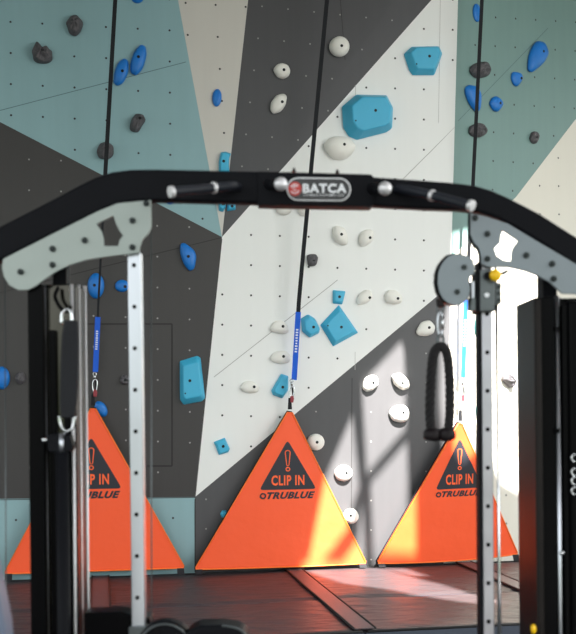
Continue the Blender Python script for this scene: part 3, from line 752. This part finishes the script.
for (x0, x1) in ((52, 66),):
    A = P(x0, 245, DM+.05); B = P(x1, 245, DM+.05); C = P(x0, 286, DM+.05)
    bm = bmesh.new(); box_c(bm, A.x, B.x, DM+.05, DM+.11, C.z, A.z+.05); bm_obj('top_post', bm, M['frame'], tw, bevel=.004)
tr = empty('weight_tower', V((0, 0, 0))); tr.parent = MR; tr.location = V((P(560, 400, DM).x, .1, 0)); tr['label'] = 'black weight tower at the right'
vbox(534, 545, 297.5, DM-.0, DM+.26, 'gloss', 'shroud', tr, .003)
vbox(534.5, 542, 297.2, DM-.012, DM+.02, 'brownblack', 'centre_rib', tr, .01)
vbox(542, 556, 296.5, DM, DM+.3, 'gloss', 'shroud', tr, .006)
vbox(553, 610, 298, DM+.02, DM+.3, 'gloss', 'rear_shroud', tr, .006)
vbox(562, 567.5, 305, DM-.01, DM+.03, 'gloss', 'dark_rail', tr, .004)
vbox(568.5, 640, 300, DM-.02, DM+.05, 'gloss', 'front_cover', tr, .012)
A = P(557, 296, DM-.005); bm = bmesh.new(); cyl(bm, A, V((A.x, A.y, .05)), .0065, 16); bm_obj('chrome_rod', bm, M['brushed'], tr, smooth=True)
for y in (331, 433):
    bm = bmesh.new(); q = P(557, y, DM-.005); cyl(bm, q, q+V((0, 0, .014)), .0095, 14); bm_obj('rod_clamp', bm, M['gloss'], tr)
for y in (458, 472, 481, 491):
    bm = bmesh.new(); q = P(574, y, DM-.03); tube(bm, [q+V((.009*math.cos(a*.6), -.006, .012*math.sin(a*.6))) for a in range(2, 9)], .0035, 6); bm_obj('weight_pin', bm, M['steel'], tr, smooth=True)
bm = bmesh.new(); q = P(562, 553, DM-.03); sphere(bm, q, .008); bm_obj('glint_bead', bm, M['steel'], tr, smooth=True)  # bright steel bead drawn in for a glint on the tower
bm = bmesh.new(); q = P(533.5, 629, DM-.03); sphere(bm, q, .012, (.75, .8, 1.3)); bm_obj('selector_knob', bm, M['yellow'], tr, smooth=True)
A = P(542.5, 262, DM+.05); B = P(557, 262, DM+.05); C = P(542, 299, DM+.05)
bm = bmesh.new(); box_c(bm, A.x, B.x, DM+.05, DM+.13, C.z, A.z); bm_obj('top_post', bm, M['frame'], tr, bevel=.004)
# base frame on the floor, below the picture
bm = bmesh.new(); xl = P(20, 400, DM).x; xr = P(600, 400, DM).x
for (a, b, c, d) in ((xl-.1, xr+.1, DM+.05, DM+.15), (xl, xl+.12, DM-.3, DM+.5), (xr-.12, xr, DM-.3, DM+.5), (P(120, 400, DM).x, P(155, 400, DM).x, DM-.1, DM+.15), (P(472, 400, DM).x, P(505, 400, DM).x, DM-.1, DM+.15)):
    box_c(bm, a, b, c, d, 0, .07)
bm_obj('base_frame', bm, M['frame'], MR, bevel=.004)
# low pulley cover and pads at the foot of the picture
cc = (166, 648)
bm = bmesh.new(); q = P(*cc, DM-.02); cyl(bm, q-V((0, .03, 0)), q+V((0, .03, 0)), 29/S_, 40); pc = bm_obj('low_pulley_cover', bm, M['frame'], MR, bevel=.01)
bm = bmesh.new(); tube(bm, [q-V((0, .034, 0))+V((26/S_*math.cos(a), 0, 26/S_*math.sin(a))) for a in [2*math.pi*k/40 for k in range(40)]], .004, 8, closed=True); bm_obj('cover_rim', bm, M['carriage'], pc, smooth=True)
bm = bmesh.new(); cyl(bm, P(157, 630, DM-.055), P(157, 630, DM-.045), .012, 6); bm_obj('cover_bolt', bm, M['gloss'], pc)
bm = bmesh.new(); cyl(bm, V((q.x, q.y+.06, .07)), V((q.x, q.y+.06, q.z)), .02, 16); bm_obj('cover_stem', bm, M['frame'], MR, smooth=True)
bm = bmesh.new()
prism(bm, [P(x, y+6, DM-.1) for x, y in ((183, 644), (185, 630), (190, 624), (200, 620), (222, 619.5), (238, 622), (246, 627), (248, 634), (247, 642))], V((0, .12, 0)))
pd = bm_obj('knee_pad', bm, M['frame'], MR, bevel=.012, segs=4)
bm = bmesh.new(); tube(bm, smooth_path([P(x, y+6, DM-.102) for x, y in ((222, 619.5), (236, 622), (244, 627), (247, 633))], 4), .004, 8); bm_obj('pad_highlight', bm, M['carriage'], pd, smooth=True)  # pale tube drawn along the edge as the pad's highlight
q = P(215, 640, DM); bm = bmesh.new(); cyl(bm, V((q.x, q.y, .07)), q, .025, 16); bm_obj('pad_post', bm, M['frame'], MR, smooth=True)
bm = bmesh.new(); prism(bm, [P(x, y, DM+.02) for x, y in ((84, 613), (120, 612), (128, 614), (150, 618), (150, 660), (84, 660))], V((0, .1, 0))); lb = bm_obj('low_black_block', bm, M['gloss'], MR, bevel=.006)  # plain black block filling the dark area at lower left
q = P(110, 655, DM+.06); bm = bmesh.new(); cyl(bm, V((q.x, q.y, .05)), q, .025, 16); bm_obj('low_block_post', bm, M['frame'], MR, smooth=True)
# sliding carriage with swivelling pulley on the right upright
cg = empty('pulley_carriage', V((0, 0, 0))); cg.parent = MR; cg.location = P(487, 290, DM)-wloc(MR)
bm = bmesh.new(); prism(bm, [P(x, y, DM-.05) for x, y in ((478.5, 269.5), (495, 269.5), (495, 311.5), (478.5, 311.5))], V((0, .1, 0))); bm_obj('carriage_block', bm, M['carriage'], cg, bevel=.004)
bm = bmesh.new(); prism(bm, [P(x, y, DM-.052) for x, y in ((477, 269), (480.5, 269), (480.5, 312), (477, 312))], V((0, .1, 0))); bm_obj('carriage_side', bm, M['frame'], cg, bevel=.002)
bm = bmesh.new(); q = P(487, 295, DM-.053); cyl(bm, q, q+V((0, .004, 0)), .0075, 18); bm_obj('label_dot', bm, M['inkw'], cg)
bm = bmesh.new(); prism(bm, [P(x, y, DM-.03) for x, y in ((495, 282.5), (501.5, 282.5), (501.5, 304), (495, 304))], V((0, .05, 0))); bp_ = bm_obj('side_bracket', bm, M['carriage'], cg, bevel=.002)
for y in (287, 293.5, 300.5):
    bm = bmesh.new(); q = P(498.5, y, DM-.03); cyl(bm, q, q-V((0, .006, 0)), .0065, 12); bm_obj('bracket_bolt', bm, M['boltm'], cg)
bm = bmesh.new(); cyl(bm, P(488, 275.5, DM-.05), P(488, 275.5, DM-.066), .012, 20); bm_obj('knob_boss', bm, M['frame'], cg)
bm = bmesh.new(); sphere(bm, P(495.5, 275.2, DM-.08), .0185, (1, .7, 1)); bm_obj('pull_knob', bm, M['yellow'], cg, smooth=True)
bm = bmesh.new(); tube(bm, [P(496, 274, DM-.03), P(503, 273.5, DM-.03), P(508, 270.5, DM-.03)], .006, 10); bm_obj('lever', bm, M['carriage'], cg, smooth=True)
bm = bmesh.new(); cyl(bm, P(472.5, 282, DM-.03), P(472.5, 299, DM-.03), .0125, 24); bm_obj('hinge_bush', bm, M['brushed'], cg, smooth=False)
bm = bmesh.new(); cyl(bm, P(472.8, 298.5, DM-.03), P(472.8, 311, DM-.03), .0175, 24); bm_obj('hinge_barrel', bm, M['carriage'], cg, bevel=.002)
# pulley housing (kidney shape)
kid = sc((420, 230), 5.76, [(140,175),(165,150),(200,138),(240,138),(275,148),(302,170),(315,200),(316,230),(308,255),(290,268),(279,285),(280,305),(288,325),(288,350),(280,385),(262,415),(232,433),(195,433),(160,420),(132,395),(112,355),(102,305),(105,250),(118,208)])
bm = bmesh.new(); prism(bm, [P(x, y, DM-.07) for x, y in kid], V((0, .006, 0))); ph_ = bm_obj('pulley_housing', bm, M['plate2'], cg, bevel=.0015)
kc = (sum(p[0] for p in kid)/len(kid), sum(p[1] for p in kid)/len(kid))
bm = bmesh.new(); prism(bm, [P(kc[0]+(x-kc[0])*1.04-2.2, kc[1]+(y-kc[1])*1.02-.3, DM-.06) for x, y in kid], V((0, .035, 0))); bm_obj('pulley_wheel', bm, M['gloss'], cg, bevel=.004)
for x, y in ((464, 267.3), (457, 292)):
    bm = bmesh.new(); a = P(x, y, DM-.07); cyl(bm, a, a-V((0, .008, 0)), .0085, 18); bm_obj('housing_bolt', bm, M['boltm'], cg, bevel=.002)
bm = bmesh.new(); prism(bm, [P(x, y, DM-.06) for x, y in ((437, 298), (443, 302), (446, 306), (441, 307.5), (437.5, 305))], V((0, .03, 0))); bm_obj('cable_stop', bm, M['rubber'], cg, bevel=.003)

# ------------------------------------------------------------------ things hanging on the machine
rt = empty('triceps_rope', P(440.5, 342, DM-.045)); tag(rt, 'black braided triceps rope with rubber knob ends hanging from the pulley', 'rope attachment')
def twisted(bm, pts, r, turns, strands=3):
    path = smooth_path(pts, 14); n = len(path)
    for s in range(strands):
        q = []
        for i, p in enumerate(path):
            d = (path[min(i+1, n-1)]-path[max(i-1, 0)]).normalized(); e1 = d.cross(V((0, 1, 0))).normalized(); e2 = d.cross(e1)
            a = 2*math.pi*(turns*i/n+s/strands); q.append(p+(e1*math.cos(a)+e2*math.sin(a))*r*.52)
        tube(bm, q, r*.58, 8)
dR = DM-.045
bm = bmesh.new(); twisted(bm, [P(x, y, dR) for x, y in ((431.5, 433), (429.8, 415), (430.5, 390), (432, 365), (434.5, 352), (440.5, 346.5), (446.5, 352), (449, 368), (450, 390), (450, 412), (448.5, 430))], .0145, 12)
bm_obj('braided_rope', bm, M['rope'], rt, smooth=True)
for x0, y0, x1, y1 in ((432.6, 428, 431.5, 441), (446, 427.5, 447.5, 441)):
    A = P(x0, y0, dR); B = P(x1, y1, dR); bm = bmesh.new()
    path = [A.lerp(B, t) for t in (0, .12, .35, .7, .9, 1)]
    tube(bm, path, .02, 20, rad=[.016, .022, .027, .027, .024, .014]); bm_obj('rubber_knob', bm, M['rubber'], rt, smooth=True)
cr = empty('carabiner', P(440.5, 322, dR)); tag(cr, 'steel snap hook joining the pulley cable to the black rope', 'carabiner')
def oval(cx, cy, rx, ry, d, n=20): return [P(cx+rx*math.cos(2*math.pi*k/n), cy+ry*math.sin(2*math.pi*k/n), d) for k in range(n)]
bm = bmesh.new(); tube(bm, oval(440.3, 324, 2.6, 12, dR), .0035, 8, closed=True); bm_obj('hook_frame', bm, M['brushed'], cr, smooth=True)
bm = bmesh.new(); cyl(bm, P(442.5, 316, dR-.003), P(442.5, 330, dR-.003), .004, 12); bm_obj('hook_gate', bm, M['steel'], cr, smooth=True)
bm = bmesh.new(); tube(bm, oval(440, 309, 3.2, 4, dR), .003, 8, closed=True); bm_obj('link_ring', bm, M['carriage'], cr, smooth=True)
bm = bmesh.new(); tube(bm, oval(440.5, 340, 3, 5.5, dR), .0045, 8, closed=True); bm_obj('link_ring', bm, M['carriage'], cr, smooth=True)

sh = empty('strap_handle', P(68, 330, DM-.06)); tag(sh, 'black padded ankle strap with steel rings hanging on the left tower', 'strap handle')
pts_s = [(70.5, 320, 9), (69.5, 335, 11), (69, 360, 12), (68.5, 385, 12), (67.5, 405, 11), (67, 418, 8.5)]
bm = bmesh.new()
a = [P(x-w/1.35, y, DM-.09) for x, y, w in pts_s]; b = [P(x+w/1.35, y, DM-.09) for x, y, w in pts_s]
prism(bm, a+b[::-1], V((0, .025, 0))); bm_obj('padded_strap', bm, M['webblack'], sh, bevel=.006)
bm = bmesh.new(); tube(bm, smooth_path([P(x, y, DM-.075) for x, y in ((61.5, 324), (62, 314), (66, 309.5), (70, 311), (71.5, 318), (71.5, 326))], 4), .0048, 10); bm_obj('steel_ring', bm, M['steel'], sh, smooth=True)
bm = bmesh.new(); tube(bm, smooth_path([P(x, y, DM-.08) for x, y in ((59.5, 416), (60, 424), (64, 430), (68, 431), (73, 427), (75, 416))], 4), .0048, 10); bm_obj('steel_ring', bm, M['steel'], sh, smooth=True)

# slate bench back at the lower left corner
bn = empty('workout_bench', V((P(-20, 400, 2.55).x, 2.55, 0))); tag(bn, 'slate blue bench backrest leaning in at the bottom left corner', 'bench')
bm = bmesh.new(); prism(bm, [P(x, y, 2.5) for x, y in ((-70, 560), (-35, 548), (-15, 548), (-10, 562), (-4, 590), (3, 625), (8, 680), (6, 740), (-70, 740))], V((0, .1, 0))); bm_obj('backrest', bm, M['slate'], bn, bevel=.02, segs=4)
q = P(-20, 735, 2.55)
bm = bmesh.new(); cyl(bm, V((q.x, 2.55, .05)), V((q.x, 2.55, q.z+.1)), .03, 16); bm_obj('support_post', bm, M['frame'], bn, smooth=True)
bm = bmesh.new(); box_c(bm, q.x-.25, q.x+.2, 2.51, 2.59, 0, .05); box_c(bm, q.x-.04, q.x+.04, 2.3, 2.8, 0, .05); bm_obj('foot_frame', bm, M['frame'], bn)
bm = bmesh.new(); prism(bm, [P(x, y, 2.65) for x, y in ((-200, 720), (-60, 720), (-60, 760), (-200, 760))], V((0, .3, 0))); bm_obj('seat', bm, M['slate'], bn, bevel=.02)

# ------------------------------------------------------------------ light
sd = bpy.data.lights.new('sun', 'SUN'); sd.energy = 25; sd.angle = math.radians(.75); sd.color = (1, .95, .88)
so = bpy.data.objects.new('sun', sd); COL.objects.link(so); so.rotation_euler = (-SUN).to_track_quat('-Z', 'Y').to_euler()
def area(name, loc, tgt, sx, sy, e, col):
    l = bpy.data.lights.new(name, 'AREA'); l.shape = 'RECTANGLE'; l.size = sx; l.size_y = sy; l.energy = e; l.color = col
    o = bpy.data.objects.new(name, l); COL.objects.link(o); o.location = loc; o.rotation_euler = (V(tgt)-V(loc)).to_track_quat('-Z', 'Y').to_euler()
area('window_light', (6.0, 3.5, 3.6), (-.5, 9, 2.6), 4, 4, 130, (1, .98, .95))
area('window_light', (-4.5, -1.5, 3.2), (0, 9, 2.5), 3, 3, 35, (.9, .96, 1))
w = bpy.data.worlds.new('world'); scene.world = w; w.use_nodes = True; nt = w.node_tree
tc = nt.nodes.new('ShaderNodeTexCoord'); sp = nt.nodes.new('ShaderNodeSeparateXYZ'); nt.links.new(tc.outputs['Generated'], sp.inputs[0])
rp_ = nt.nodes.new('ShaderNodeValToRGB'); e = rp_.color_ramp.elements
e[0].position = .42; e[0].color = (.05, .05, .045, 1); e[1].position = .62; e[1].color = (.95, .98, 1, 1)
x_ = e.new(.5); x_.color = (.25, .3, .2, 1); x_ = e.new(.54); x_.color = (.7, .75, .72, 1)
mr = nt.nodes.new('ShaderNodeMapRange'); mr.inputs[1].default_value = -1; mr.inputs[2].default_value = 1
nt.links.new(sp.outputs[2], mr.inputs[0]); nt.links.new(mr.outputs[0], rp_.inputs[0])
nt.links.new(rp_.outputs[0], nt.nodes['Background'].inputs[0]); nt.nodes['Background'].inputs[1].default_value = 1.7
scene.view_settings.view_transform = 'Standard'; scene.view_settings.look = 'None'; scene.view_settings.exposure = .6
